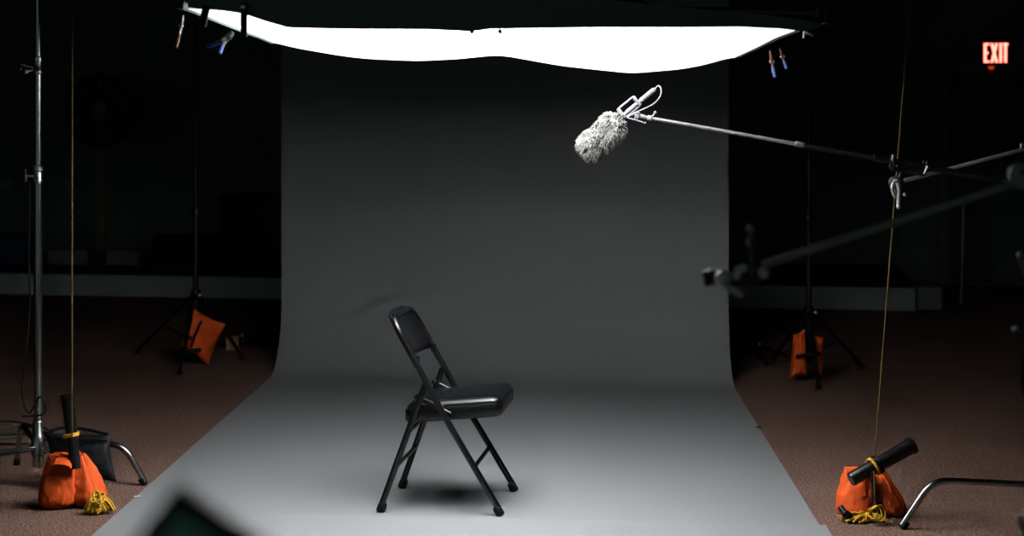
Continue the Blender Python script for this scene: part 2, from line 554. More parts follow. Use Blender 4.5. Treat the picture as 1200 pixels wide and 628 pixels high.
# blue tote at the far left of the stage
a0, a1 = Ra(-30, .7), Ra(31, .7); dd = R(a0, .7).y; zt = H - (274 - HY) * dd / F
tote = thing('storage_tote', R((a0 + a1) / 2, .8, .184), 'dark blue plastic tote at the left end of the stage', 'tote')
MB().box(R((a0 + a1) / 2, .85, .184 + (zt - .21) / 2), (a1 - a0 - .03, .30, zt - .21), axes=AX, bev=.02).build('bin', M['bluebin'], tote)
MB().box(R((a0 + a1) / 2, .85, zt - .015), (a1 - a0, .34, .03), axes=AX, bev=.01).build('lid', M['bluebin'], tote)
a0, a1 = Ra(-6, B1 - .01), Ra(14, B1 - .01); dd = R(a0, B1).y
pl = MB().box(R((a0 + a1) / 2, B1 - .008, H - (215 - HY) * dd / F), (a1 - a0, .016, .095), axes=AX, bev=.004)
pl.box(R((a0 + a1) / 2, B1 - .018, H - (215 - HY) * dd / F), ((a1 - a0) * .7, .006, .05), axes=AX, bev=.002)
tag(pl.build('wall_plate', M['plate']), 'small pale plate on the dark back wall at far left', 'plate')

# grey-green board leaning by the door
a0 = Ra(1164, B1 - .3); dd = R(a0, B1 - .3).y
lean = Matrix((E, N, Z)).transposed() @ Matrix.Rotation(-.10, 3, 'X')
zc = .55
bb = MB(); bb.box(R(a0 + .30, B1 - .22, zc), (.60, .03, 1.06), rot=lean, bev=.006)
pr = tag(bb.build('leaning_board', M['teal']), 'grey green board leaning at the right of the dark door', 'board')
# thin microphone stand
a0 = Ra(1129, .2)
ms = thing('straight_stand', R(a0, .2, 0), 'thin upright stand with a glinting clutch in front of the dark door', 'stand')
dd = R(a0, .2).y
zt = H - (238 - HY) * dd / F; zk = H - (313 - HY) * dd / F
MB().tube([R(a0 - .02, .2, .02), R(a0, .2, zt)], .010, 10).build('pole', M['steel'], ms)
MB().lathe(R(a0 - .014, .2, zk - .03), Z, [(0, .014), (.004, .02), (.05, .02), (.056, .013)], 16).build('clutch', M['chrome'], ms)
MB().lathe(R(a0 - .02, .2, 0), Z, [(0, .14), (.012, .14), (.03, .05), (.04, .016)], 32).build('base', M['black'], ms)

# ------------------------------------------------------------------ seamless paper backdrop
bd = thing('seamless_backdrop', (-0.1, 10.1, 0), 'wide grey seamless paper sweep hanging behind and under the chair', 'backdrop')
fl, flr = Vector((-1.580, 5.5, 0)), Vector((1.140, 5.5, 0))                 # near end on the floor
wl, wr_ = Vector((-1.425, 10.40, 0)), Vector((1.283, 9.96, 0))               # wall line
TOPZ = 2.62
rad = .42
rows = []
prof = []
nf = 46
for i in range(nf):
    prof.append(('f', i / (nf - 1)))
for i in range(1, 41):
    prof.append(('c', i / 40 * math.pi / 2))
for i in range(1, 121):
    prof.append(('w', (i / 120) ** 1.25))
NU = 170


def crease(u, z):
    """diagonal crease pressed into the left of the hanging paper"""
    x = u * 2.72
    d = 0.0
    for (x0, z0, x1, z1, dep, wd) in ((.10, .17, .62, .43, .014, .06), (.62, .43, .97, .51, .009, .06), (.66, .46, .70, .66, .008, .07), (.30, .62, .62, .95, .004, .08)):
        vx, vz = x1 - x0, z1 - z0
        L2 = vx * vx + vz * vz
        t = max(0, min(1, ((x - x0) * vx + (z - z0) * vz) / L2))
        qx, qz = x0 + vx * t, z0 + vz * t
        side = ((x - qx) * -vz + (z - qz) * vx) / math.sqrt(L2)
        r_ = math.hypot(x - qx, z - qz)
        d += dep * math.exp(-(r_ / wd) ** 2) * math.tanh(side / .03)
    return d


for kind, t in prof:
    row = []
    for j in range(NU + 1):
        u = j / NU
        wp = wl.lerp(wr_, u); fp = fl.lerp(flr, u)
        if kind == 'f':
            cur = wp + (fp - wp).normalized() * rad
            p = fp.lerp(cur, t)
            p.z = .004
        elif kind == 'c':
            cur = wp + (fp - wp).normalized() * rad
            p = cur + (wp - cur) * math.sin(t)
            p.z = .004 + rad * (1 - math.cos(t))
            cr = crease(u, p.z) * math.sin(t)
            p = p + Vector((0, -math.sin(t), math.cos(t))) * cr
        else:
            z = rad + .004 + (TOPZ - rad) * t
            edge = 0.02 * math.exp(-((u if u < .5 else 1 - u) / .03) ** 2)    # paper edges curl forward a little
            bl = min(1, (z - rad) / .6); bl = bl * bl * (3 - 2 * bl)
            p = wp + Vector((0, bl * (-edge * .8 + .012 * noise.noise(Vector((u * 3, z * 1.2, 4)))) - crease(u, z), 0))
            p.z = z
        row.append(p)
    rows.append(row)
pp = MB().grid(rows)
pp.build('paper_sheet', M['paper'], bd)
ax = (wr_ - wl).normalized()
MB().tube([wl + Z * (TOPZ + .02) + N * .05 - ax * .02, wr_ + Z * (TOPZ + .02) + N * .05 + ax * .02], .045, 24).build('paper_roll', M['paper'], bd)

# pale strip of paper across the front
mb = MB(); rows = []
L0, L1 = G(232, 603.5), G(968, 619.5)
for i in range(13):
    t = i / 12
    row = []
    for j in range(41):
        u = j / 40
        p = L0.lerp(L1, u); q = Vector((p.x - .01, 5.52, 0))
        w = p.lerp(q, t)
        w.z = .0075 + .007 * math.exp(-(t / .05) ** 2)
        row.append(w)
    rows.append(row)
mb.grid(rows)
back = [[p - Z * .002 for p in r_] for r_ in rows]
mb.grid(back)
tag(mb.build('paper_strip', M['paper_front']), 'paler grey sheet of paper across the front of the sweep, before the chair', 'paper')
tp = MB().box(G(889.5, 503) + Z * .012, (.028, .012, .009), rot=Matrix.Rotation(.8, 3, 'Z'), bev=.003)
tag(tp.build('edge_clip', M['black']), 'small black clip on the right edge of the grey paper', 'clip')
tp = MB().box(G(161, 584) + Z * .008, (.030, .022, .003), rot=Matrix.Rotation(.5, 3, 'Z'), bev=.001)
tag(tp.build('tape_tab', M['tape']), 'tiny white tape tab at the left edge of the grey paper', 'tape')


# ------------------------------------------------------------------ backdrop stands
def light_stand(root, base, top, legs, zc=.42, r0=.017, zjoin=.95, mt=None):
    """tripod stand: telescoping pole, spreader, three legs (feet given as floor points)"""
    mt = mt or M['black']
    base = Vector(base)
    MB().tube([base + Z * .10, base + Z * (zjoin + .02)], r0, 14).tube([base + Z * zjoin, base + Z * top], r0 * .78, 14).build('pole', mt, root)
    co = MB().lathe(base + Z * (zc - .03), Z, [(0, r0 * 1.2), (.006, r0 * 1.75), (.06, r0 * 1.75), (.066, r0 * 1.2)], 16)
    co.build('collar', mt, root)
    MB().lathe(base + Z * (zjoin - .02), Z, [(0, r0 * 1.1), (.005, r0 * 1.6), (.05, r0 * 1.6), (.055, r0)], 16).build('clamp_collar', mt, root)
    kb = MB().tube([base + Z * zc + Vector((.012, -.015, 0)), base + Z * zc + Vector((.030, -.045, 0))], .006, 8)
    kb.ball(base + Z * zc + Vector((.034, -.052, 0)), .013, (1, .7, 1), 12)
    tag(kb.build('knob', M['steel'], root), 'shiny knob')
    for f in legs:
        f = Vector(f)
        dirv = (f - base); dirv.z = 0
        topj = base + Z * zc + dirv.normalized() * .025
        foot = f + Z * .014
        lg = MB().tube([topj, foot], [r0 * .75, r0 * .7], 10)
        lg.build('leg', mt, root)
        MB().lathe(f + Z * .001, (topj - foot), [(0, .012), (.004, .016), (.03, .016), (.034, .010)], 12).build('foot', M['rubber'], root)
        mid = topj.lerp(foot, .52); low = base + Z * .14
        MB().tube([low, mid], r0 * .42, 8).build('brace', mt, root)


BLd, BRd = Vector((-1.98, 10.52, 0)), Vector((1.755, 9.94, 0))
sl = thing('backdrop_stand', BLd, 'black tripod stand at the left of the backdrop with an orange bag', 'stand', 'tripod stands carrying the backdrop')
light_stand(sl, BLd, 2.696, [G(160, 414), G(211, 439), G(285, 421)], .44)
sr = thing('backdrop_stand', BRd, 'black tripod stand at the right of the backdrop, beneath the boom', 'stand', 'tripod stands carrying the backdrop')
light_stand(sr, BRd, 2.696, [G(959, 456), G(1011, 432), G(905, 425)], .40)
cb = MB().tube([BLd + Z * 2.715 - ax * .08, BRd + Z * 2.715 + ax * .08], .018, 14)
cbo = thing('crossbar', BLd + Z * 2.715, 'black crossbar spanning the two backdrop stands', 'bar')
cb.build('tube', M['black'], cbo)
for q in (wl, wr_):
    MB().tube([q + N * .05 + Z * 2.70, q + N * .05 + Z * (TOPZ + .067)], .008, 8).build('hook', M['darkmetal'], cbo)

# small low stands behind
def low_stand(px, ypx, d, label, feet):
    bse = P(px, ypx, d); top = bse.z + .02; bse.z = 0
    root = thing('low_stand', bse, label, 'stand', 'low floor stands behind the backdrop')
    MB().tube([bse + Z * .02, bse + Z * top], .022, 14).build('pole', M['black'], root)
    kb = MB().tube([bse + Z * (top - .03) + Vector((0, -.02, 0)), bse + Z * (top - .03) + Vector((0, -.045, .005))], .006, 8)
    kb.ball(bse + Z * (top - .03) + Vector((0, -.05, .005)), .012, (1, .8, 1), 10)
    tag(kb.build('knob', M['steel'], root), 'shiny knob')
    for f in feet:
        MB().tube([bse + Z * (top - .04), Vector((bse.x + f[0], bse.y + f[1], .012))], .012, 10).build('leg', M['black'], root)


low_stand(285, 391, 11.4, 'low black tripod stand on the floor by the brown box', [(-.30, -.12), (.22, -.22), (.1, .3)])
low_stand(889, 401, 10.7, 'low black tripod stand in the dark behind the right edge of the paper', [(-.12, .22), (.20, .18), (.02, -.22)])
bx = MB().box(G(272, 410) + Z * .045, (.085, .07, .088), rot=Matrix.Rotation(.2, 3, 'Z'), bev=.004)
bxo = thing('cardboard_box', G(272, 410), 'small brown box on the floor right of the left orange bag', 'box')
bx.build('carton', M['cardboard'], bxo)
MB().box(G(272, 410) + Z * .0905, (.087, .02, .003), rot=Matrix.Rotation(.2, 3, 'Z'), bev=.001).build('tape', M['wood'], bxo)

# orange bag hung on the left stand
dB = 10.36
bag = thing('orange_sandbag', P(238, 428, dB), 'orange sandbag slung diamond-wise on the left backdrop stand', 'sandbag', 'orange sandbags')
pillow(P(227.5, 362, 10.44), P(264.5, 380, 10.56), P(244, 428, 10.49), P(211, 404, 10.40), .10, (.35, -1, .1), 3, .2).build('pouch', M['orange'], bag)
MB().tube(spline([P(236, 376, 10.40), P(229, 392, 10.36), P(224, 407, 10.37)]), .010, 8, flat=.4).build('strap', M['blacknylon'], bag)
MB().box(P(224, 411, 10.38), (.12, .05, .022), rot=Matrix.Rotation(-.1, 3, 'Y'), bev=.006).build('weight_bar', M['rubber'], bag)
# right stand bag
dB = 9.84
bag = thing('orange_sandbag', P(943, 443, dB), 'pair of slim orange pouches standing at the right backdrop stand', 'sandbag', 'orange sandbags')
pillow(P(930, 392, dB), P(943, 385, dB), P(945, 441, dB), P(926, 443, dB), .10, (.15, -1, .05), 8, .16).build('pouch', M['orange'], bag)
pillow(P(955, 392, dB), P(965, 394, dB + .03), P(963, 440, dB + .02), P(955, 443, dB), .08, (.1, -1, .0), 11, .18).build('pouch', M['orange'], bag)
mbx = MB().tube(spline([P(934, 418, dB - .055), P(944, 416, dB - .12), P(956, 415, dB - .11), P(960, 414, dB - .05)]), .011, 8)
mbx.build('strap', M['blacknylon'], bag)

# ------------------------------------------------------------------ folding chair
CC = Vector((-.252, 6.774, .0046)); cu = Vector((.9913, -.1316, 0)); cv = Vector((.1316, .9913, 0))
chair = thing('folding_chair', CC, 'black padded steel folding chair standing on the grey paper', 'chair')


def K(x, y, z):
    return CC + cu * x + cv * y + Z * z


TR = .0128
HWf, HWb = .214, .200
# back frame: one bent tube from foot to foot over the top
XT, ZT = -.196, .757
dirb = Vector((XT - .02, 0, ZT - .373)).normalized()


def backx(z):
    return .239 + (.020 - .239) * z / .373 if z < .373 else .020 + (XT - .020) * (z - .373) / (ZT - .373)


path = [K(.239, -HWf, .012), K(.020, -.208, .373), K(backx(.60), -HWb, .60), K(XT, -HWb, ZT), K(XT, HWb, ZT), K(backx(.60), HWb, .60), K(.020, .208, .373), K(.239, HWf, .012)]
pth = [path[0]]
full = arc(path[2:6], .085, 12)
pth = spline([path[0], path[1]], 6) + full + spline([path[6], path[7]], 6)
halfL = len(pth) // 2
MB().tube(pth[:], TR, 14).build('front_leg_frame', M['chair_metal'], chair)
# rear legs
for s_ in (-1, 1):
    MB().tube([K(-.239, s_ * .214, .012), K(-.062, s_ * .190, .505)], TR, 14).build('rear_leg', M['chair_metal'], chair)
    # folding link between rear leg and seat
    lk = MB().tube([K(-.098, s_ * .186, .452), K(.035, s_ * .190, .385)], .009, 10, flat=.5)
    lk.tube([K(-.098, s_ * .172, .452), K(-.098, s_ * .205, .452)], .008, 10)
    lk.tube([K(-.055, s_ * .172, .50), K(-.055, s_ * .212, .50)], .009, 10)
    lk.build('folding_link', M['chair_metal'], chair)
    for x in (.239, -.239):
        f0 = K(x, s_ * .214, 0)
        d = (K(.02, s_ * .208, .373) - f0) if x > 0 else (K(-.062, s_ * .19, .505) - f0)
        ft = MB().lathe(f0 + Z * .001, d, [(0, .015), (.004, .0185), (.026, .0185), (.034, .0165), (.040, .0135)], 16)
        for vv in ft.v:
            vv.z = max(vv.z, CC.z + .0005)
        ft.build('rubber_foot', M['rubber'], chair)
MB().tube([K(.131, -.212, .180), K(.131, .212, .180)], .0085, 12).build('stretcher', M['chair_metal'], chair)
MB().tube([K(-.176, -.207, .178), K(-.176, .207, .178)], .0085, 12).build('stretcher', M['chair_metal'], chair)
MB().tube([K(-.124, -.198, .318), K(-.124, .198, .318)], .0085, 12).build('stretcher', M['chair_metal'], chair)


# seat: dished steel pan with a padded vinyl top
def rrect(hx, hy, r_, n=7):
    out = []
    for cxx, cyy, a0_ in ((hx - r_, hy - r_, 0), (-hx + r_, hy - r_, 90), (-hx + r_, -hy + r_, 180), (hx - r_, -hy + r_, 270)):
        for q in range(n + 1):
            a_ = math.radians(a0_ + 90 * q / n)
            out.append((cxx + r_ * math.cos(a_), cyy + r_ * math.sin(a_)))
    return out


SX0, SX1 = -.153, .240
scx, shx = (SX0 + SX1) / 2, (SX1 - SX0) / 2
shy = .196


def seatz(x):
    return .391 + .040 * (x - SX0) / (SX1 - SX0)


def layers(lst, cornr):
    rows = []
    for inset, dz in lst:
        hx, hy = shx - inset, shy - inset
        rr = max(.004, min(cornr - inset * .6, hx * .98, hy * .98))
        row = []
        for (x, y) in rrect(hx, hy, rr):
            taper = 1 - .10 * (1 - (x + shx) / (2 * shx))       # narrower at the back
            X = scx + x
            row.append(K(X, y * taper, seatz(X) + dz))
        rows.append(row)
    return rows


MB().grid(layers([(.19, -.052), (.03, -.052), (.012, -.050), (.003, -.044), (0, -.036), (0, -.004), (.002, .002), (.008, .004), (.03, .003), (.19, .003)], .042), closed=True).build('seat_pan', M['chair_metal'], chair)
MB().grid(layers([(.05, -.002), (.012, -.001), (.006, .003), (.0065, .009), (.010, .0155), (.016, .021), (.024, .0258), (.034, .0295), (.048, .0322), (.07, .034), (.11, .0352), (.15, .0357), (.1945, .036)], .042), closed=True).build('seat_pad', M['vinyl'], chair)

# backrest: curved padded panel between the tubes
rows_f, rows_b = [], []
ny, nz = 28, 16
nb = Vector((math.sin(math.radians(28)), 0, math.cos(math.radians(28))))
z0b, z1b = .590, .772
for i in range(nz + 1):
    t = i / nz
    rf, rb = [], []
    for j in range(ny + 1):
        u = -1 + 2 * j / ny
        hy = .196
        # rounded upper corners
        top = z1b - .055 * max(0, (abs(u) - .62) / .38) ** 2.2
        bot = z0b + .012 * max(0, (abs(u) - .75) / .25) ** 2 + .006 * (1 - u * u)
        zz = bot + (top - bot) * t
        e = (max(0, 1 - abs(u) ** 8)) ** .5 * (max(0, 1 - abs(2 * t - 1) ** 6)) ** .5
        bow = -.026 * (1 - u * u)                       # hollow towards the sitter
        xc = backx(zz) + bow
        rf.append(K(xc + .014 * e * .88 + .001, u * hy, zz + .014 * e * .47))
        rb.append(K(xc - .012 * e * .88 - .001, u * hy, zz - .012 * e * .47))
    rows_f.append(rf); rows_b.append(rb)
bk = MB(); bk.grid(rows_f)
loop = [(0, j) for j in range(ny)] + [(i, ny) for i in range(nz)] + [(nz, ny - j) for j in range(ny)] + [(nz - i, 0) for i in range(nz)]
a = [rows_f[i][j] for i, j in loop]; b2 = [rows_b[i][j] for i, j in loop]; k = len(loop)
bk.add(a + b2, [(q, (q + 1) % k, k + (q + 1) % k, k + q) for q in range(k)], True)
bk.grid(rows_b)
bk.build('backrest', M['vinyl'], chair)
for s_ in (-1, 1):
    MB().box(K(backx(.592) + .004, s_ * .184, .594), (.022, .012, .034), axes=(cu, cv, Z), bev=.004).build('back_bracket', M['chair_metal'], chair)

# ------------------------------------------------------------------ overhead light: diffusion cloth in a black-skirted frame
Dn, Df = 5.22, 7.10


def lut(tab, x):
    if x <= tab[0][0]: return tab[0][1]
    for (x0, y0), (x1, y1) in zip(tab, tab[1:]):
        if x <= x1:
            t = (x - x0) / (x1 - x0)
            return y0 + (y1 - y0) * t
    return tab[-1][1]


def slut(tab, x):
    """smooth version"""
    return sum(lut(tab, x + q) for q in (-12, -6, 0, 6, 12)) / 5


NEAR = [(218, 10), (260, 12), (330, 16), (420, 22), (600, 24), (800, 24), (958, 27)]
FAR = [(318, 49), (345, 56), (400, 65.5), (430, 69), (490, 71.5), (540, 69), (575, 65), (590, 65), (620, 70.5), (660, 77.5), (740, 86), (800, 81), (830, 75), (856, 67)]
XL, XR = (220 - CX) * Dn / F, (955 - CX) * Dn / F
rows = []
NS, NT = 96, 26
for i in range(NT + 1):
    t = i / NT
    row = []
    for j in range(NS + 1):
        s_ = j / NS
        x = XL + (XR - XL) * s_
        pn = CX + x * F / Dn; pf = CX + x * F / Df
        zn = H + (HY - slut(NEAR, pn)) * Dn / F
        zf = H + (HY - slut(FAR, pf)) * Df / F
        tt = t ** 1.35
        z = zn * (1 - tt) + zf * tt
        z += .006 * noise.noise(Vector((s_ * 7, t * 3, 1.3))) * (4 * t * (1 - t))
        row.append(Vector((x, Dn + (Df - Dn) * t, z)))
    rows.append(row)
zfl = rows[0][0].z
lamp = thing('overhead_softbox', Vector(((XL + XR) / 2, (Dn + Df) / 2, 1.8)), 'glowing white overhead diffusion panel with a black cloth skirt above the chair', 'light')
MB().grid(rows).build('diffusion_cloth', M['silk'], lamp)
# pipe frame lies just above the cloth edge
def edge_bar(pts):
    return MB().tube([p + Z * .03 for p in pts], .013, 10)


edge_bar(rows[0][::8]).build('frame_bar', M['darkmetal'], lamp)
edge_bar([Vector((p.x, p.y, rows[-1][0].z + (rows[-1][-1].z - rows[-1][0].z) * q / 12 + .01)) for q, p in enumerate(rows[-1][::8])]).build('frame_bar', M['darkmetal'], lamp)
edge_bar([r_[0] for r_ in rows[::4]]).build('frame_bar', M['darkmetal'], lamp)
edge_bar([r_[-1] for r_ in rows[::4]]).build('frame_bar', M['darkmetal'], lamp)
# black tent over the frame: front skirt, roof, sides
SKB = [(212, 6), (222, 9), (240, 11), (262, 12.5), (285, 16), (312, 25), (338, 32.5), (400, 34), (500, 34.5), (552, 37), (575, 34), (700, 32), (800, 32), (870, 31.5), (900, 33), (915, 33.5), (935, 36), (950, 37), (958, 33), (964, 29)]
SKT = [(212, -40), (560, -34), (640, -14), (700, -2), (760, 4), (800, 8), (880, 15), (930, 21), (964, 27)]
dsk = Dn - .035
tent = []
nx = 90
x0s, x1s = (220 - CX) * dsk / F, (964 - CX) * dsk / F
front = []
for i in range(7):
    t = i / 6
    row = []
    for j in range(nx + 1):
        x = x0s + (x1s - x0s) * j / nx
        px = CX + x * F / dsk
        yb, yt = lut(SKB, px), lut(SKT, px)
        y = yb + (yt - yb) * t
        row.append(Vector((x, dsk + .012 * noise.noise(Vector((x * 4, t, 2))) + .02 * t, H + (HY - y) * dsk / F)))
    front.append(row)
roof = []
for i in range(11):
    t = i / 10
    row = []
    for j in range(nx + 1):
        p = front[-1][j]
        u = j / nx
        zback = rows[-1][int(u * NS)].z + .08
        hump = .42 * (4 * t * (1 - t)) ** .6 * math.exp(-((u - .42) / .26) ** 4)
        row.append(Vector((p.x, p.y + (Df + .05 - p.y) * t, p.z + (zback - p.z) * t + hump)))
    roof.append(row)
tn = MB().grid(front); tn.grid(roof)
# side walls hang from the roof edge down to the cloth edge
for jj, jr, ext in ((0, 0, -.012), (nx, NS, .012)):
    a, b2 = [], []
    for i in range(11):
        p = roof[i][jj]
        t = i / 10
        q = rows[min(NT, int(t * NT))][jr]
        a.append(Vector((p.x, p.y, p.z))); b2.append(Vector((q.x + ext, p.y, min(p.z - .005, q.z - .004))))
    tn.grid([a, b2])
tn.grid([[roof[-1][j] for j in range(nx + 1)], [Vector((roof[-1][j].x, Df + .05, rows[-1][int(j / nx * NS)].z + .004)) for j in range(nx + 1)]])
tn.build('black_skirt', M['blackcloth'], lamp)
for px, y0, y1, w, sk in ((286, 4, 43, .021, 0), (242, 8, 31, .024, -5)):
    p0, p1 = P(px, y0, dsk - .02), P(px + sk, y1, dsk - .02)
    MB().tube([p0, p0.lerp(p1, .5) + Vector((0, -.004, 0)), p1], w / 2, 10).build('strap', M['blacknylon'], lamp)
MB().box(P(285, 8, dsk - .028), (.016, .012, .016), bev=.003).build('buckle', M['steel'], lamp)
for px in (553, 586):      # little ties at the skirt hem
    MB().ball(P(px + (32 if px > 560 else 0) - (32 if px > 560 else 0), 37, dsk - .01), .008, (1, .7, 1), 10).build('tie', M['blackcloth'], lamp)

lc0 = Vector((XL + (XR - XL) * .46, Dn + (Df - Dn) * .52, 2.10))
MB().box(lc0 + Z * .03, (.95, .85, .05), bev=.01).build('lamp_head', M['black'], lamp)
ld = bpy.data.lights.new('lamp_panel', 'AREA'); ld.shape = 'RECTANGLE'; ld.size = .62; ld.size_y = .56; ld.energy = 103
lo = bpy.data.objects.new('lamp_panel', ld); COL.objects.link(lo); lo.parent = lamp
lo.location = (lc0 - Z * .002) - lamp.location

# suspension rods up to the ceiling at the corners
def rod(p, label):
    top = CH
    r_ = thing('hanging_rod', Vector((p.x, p.y, top)), label, 'rod', 'rods holding up the overhead light')
    MB().tube([p, Vector((p.x, p.y, top - .01))], .009, 10).build('tube', M['black'], r_)
    MB().lathe(Vector((p.x, p.y, top - .012)), Z, [(0, .03), (.004, .045), (.012, .045)], 20).build('ceiling_plate', M['black'], r_)
    MB().lathe(p + Z * -.01, Z, [(0, .012), (.004, .018), (.04, .018), (.045, .010)], 14).build('coupling', M['black'], r_)


rod(P(211, 8, Dn + .03), 'black hanging rod at the near left corner of the overhead light')
rod(P(968, 25, Dn + .02), 'black hanging rod at the near right corner of the overhead light')
rod(Vector((XL - .05, Df, rows[-1][0].z + .05)), 'black hanging rod at the far left corner of the overhead light')
rod(Vector((XR + .06, Df, rows[-1][-1].z + .05)), 'black hanging rod at the far right corner of the overhead light')


def spring_clamp(jaw, h1, h2, label, tipmat, bodymat, name='spring_clamp', scale=1.0):
    """A-clamp: jaw point up, two handle ends below"""
    jaw, h1, h2 = Vector(jaw), Vector(h1), Vector(h2)
    root = thing(name, jaw, label, 'clamp', 'spring clamps on the overhead light')
    piv = jaw.lerp((h1 + h2) / 2, .42)
    sd = (h2 - h1).normalized() * .014 * scale
    for q, h in ((-1, h1), (1, h2)):
        body = MB().tube([jaw - sd * q * -.35, jaw.lerp(piv, .5) - sd * q * -1.0, piv + sd * q * .5, piv.lerp(h, .42)], [.005 * scale, .008 * scale, .009 * scale, .007 * scale], 10, flat=.7)
        body.build('jaw_arm', bodymat, root)
        MB().tube([piv.lerp(h, .38), piv.lerp(h, .7), h], [.0085 * scale, .0092 * scale, .0075 * scale], 12, flat=.75).build('handle_grip', tipmat[0] if q < 0 else tipmat[1], root)
    MB().tube([piv + Vector((0, -.014 * scale, 0)), piv + Vector((0, .014 * scale, 0))], .009 * scale, 12).build('pivot_spring', M['steel'], root)
    return root


spring_clamp(P(273, 38, 6.06), P(257.5, 63, 6.02), P(243, 55, 6.10), 'blue-handled spring clamp under the left side of the overhead light', (M['blue'], M['blue']), M['darkmetal'])
spring_clamp(P(902.5, 60, 6.03), P(908.5, 91, 5.99), P(907, 89, 6.08), 'nearer blue-handled spring clamp with reddish jaws at the right end of the overhead light', (M['blue'], M['blue']), M['redbrown'], scale=.9)
spring_clamp(P(914, 57, 6.12), P(922.5, 81, 6.08), P(920.5, 79, 6.18), 'farther short blue-handled spring clamp at the right end of the overhead light', (M['blue'], M['blue']), M['redbrown'], scale=.85)
spring_clamp(P(214.5, 18, 5.20), P(206.5, 56, 5.17), P(212, 40, 5.24), 'amber-tipped clamp hanging at the left corner of the overhead light', (M['yellowpl'], M['darkmetal']), M['steel'], scale=.62)
# corner fitting at right tip of the cloth
cf = MB()
cp = P(944, 37, 5.30)
cf.tube([cp + Vector((-.03, 0, .01)), cp + Vector((.02, 0, .012))], .007, 10)
cf.tube([cp + Vector((.0, 0, .02)), cp + Vector((-.005, 0, -.02))], .004, 8)
cf.tube([cp + Vector((.0, 0, -.004)), cp + Vector((.025, 0, -.012))], .0035, 8)
cf.ball(cp + Vector((.012, -.006, .012)), .009, seg=12)
cf.build('corner_fitting', M['steel'], lamp)


# ------------------------------------------------------------------ C-stands
def knob_t(mb, p, d, L=.05, r_=.0055):
    """T handle: stem along d with a crossbar"""
    p, d = Vector(p), Vector(d).normalized()
    e = p + d * L
    mb.tube([p, e], r_, 8)
    c = d.cross(Z)
    c = c.normalized() if c.length > .1 else Vector((1, 0, 0))
    c = (c * .5 + Z * .8).normalized()
    mb.tube([e - c * .024, e - c * .008, e + c * .008, e + c * .024], [.0045, .006, .006, .0045], 8)
    mb.ball(e + c * .024, .0062, seg=8); mb.ball(e - c * .024, .0062, seg=8)


def turtle_leg(base, foot, zl, r_=.0125):
    """C-stand leg: out from the hub, level, then bent down to the floor"""
    base, foot = Vector(base), Vector(foot)
    d = foot - base; d.z = 0
    a = base + d.normalized() * .025 + Z * zl
    bnd = base + d * .79 + Z * (zl + .032)
    ft = Vector((foot.x, foot.y, .014))
    mb = MB().tube(arc([a, bnd, ft], .07, 8), r_, 14)
    cap = MB().lathe(Vector((foot.x, foot.y, .001)), (bnd - ft), [(0, .013), (.004, .0155), (.03, .0155), (.034, .012)], 14)
    for vv in cap.v: vv.z = max(vv.z, .0008)
    return mb, cap


def c_stand(root, base, feet, zl, joints, top, mt=None):
    """joints: heights of the two collars"""
    mt = mt or M['chrome']
    base = Vector(base)
    z1, z2 = joints
    MB().tube([base + Z * .075, base + Z * z1], .0172, 18).build('lower_column', mt, root)
    MB().tube([base + Z * z1, base + Z * z2], .0148, 18).build('middle_column', mt, root)
    MB().tube([base + Z * z2, base + Z * top], .0122, 18).build('upper_column', mt, root)
    for z, rr in ((z1, .0205), (z2, .018)):
        cm = MB().lathe(base + Z * (z - .062), Z, [(0, rr * .92), (.004, rr), (.018, rr), (.021, rr * .9), (.052, rr * .9), (.056, rr * 1.08), (.072, rr * 1.08), (.076, rr * .8)], 20)
        knob_t(cm, base + Z * (z - .03) + Vector((-.016, -.008, 0)), (-1, -.35, .1), .034)
        cm.build('collar', M['steel'], root)
    hb = MB().lathe(base + Z * .075, Z, [(0, .016), (.004, .0215), (.05, .0215), (.055, .028), (.13, .028), (.138, .022), (.19, .0215), (.196, .018)], 24)
    hb.build('hub', M['steel'], root)
    for i, f in enumerate(feet):
        mb, cap = turtle_leg(base, f, zl + .012 * i)
        lg = mb.build('leg', mt, root)
        cap.build('foot_cap', M['rubber'], lg)


LB = Vector(((44.5 - CX) * 7.1 / F, 7.1, 0))
cs = thing('c_stand', LB, 'chrome stand at far left with a black sandbag over its leg', 'stand', 'grip stands')


def zpx(y, d): return H - (y - HY) * d / F


c_stand(cs, LB, [Vector((-1.548, 7.09, 0)), Vector((-2.19, 6.69, 0)), Vector((-2.21, 7.50, 0))], .145, (zpx(198, 7.1), zpx(70, 7.1)), 3.0)
ex = MB()
bp_ = LB + Z * zpx(76, 7.1)
knob_t(ex, bp_ + Vector((-.014, -.01, -.01)), (-1, -.3, .25), .055)
ex.tube([bp_ + Vector((-.02, 0, -.02)), bp_ + Vector((-.045, -.01, -.028))], .006, 8)
ex.ball(bp_ + Vector((-.047, -.012, -.03)), .009, seg=10)
ex.build('tightening_handle', M['steel'], cs)

# cables by the left stand
def cable(name, pts, r_, label, mt=None, closed=False, cat='cable'):
    return tag(MB().tube(spline(pts, 8, closed), r_, 8, closed=closed).build(name, mt or M['rubber']), label, cat)


cable('power_cable', [LB + Vector((-.03, -.02, 1.28)), LB + Vector((-.034, -.015, 1.0)), LB + Vector((-.03, -.02, .75)), LB + Vector((-.05, -.02, .52)), LB + Vector((-.062, -.02, .40)), LB + Vector((-.03, -.03, .31)), LB + Vector((.02, -.035, .38)), LB + Vector((.04, -.045, .31)), LB + Vector((-.05, -.06, .30))], .0042, 'thin black cable hanging down the chrome stand at far left')
cpts = []
for q in range(30):
    an = q * .62; rr = .21 + .05 * math.sin(q * 1.7)
    cpts.append(Vector((-2.44 + rr * 1.25 * math.cos(an), 7.95 + rr * 1.2 * math.sin(an), .008 + .0022 * q)))
cable('coiled_cable', cpts, .0052, 'loose coil of black cable on the carpet behind the chrome stand')

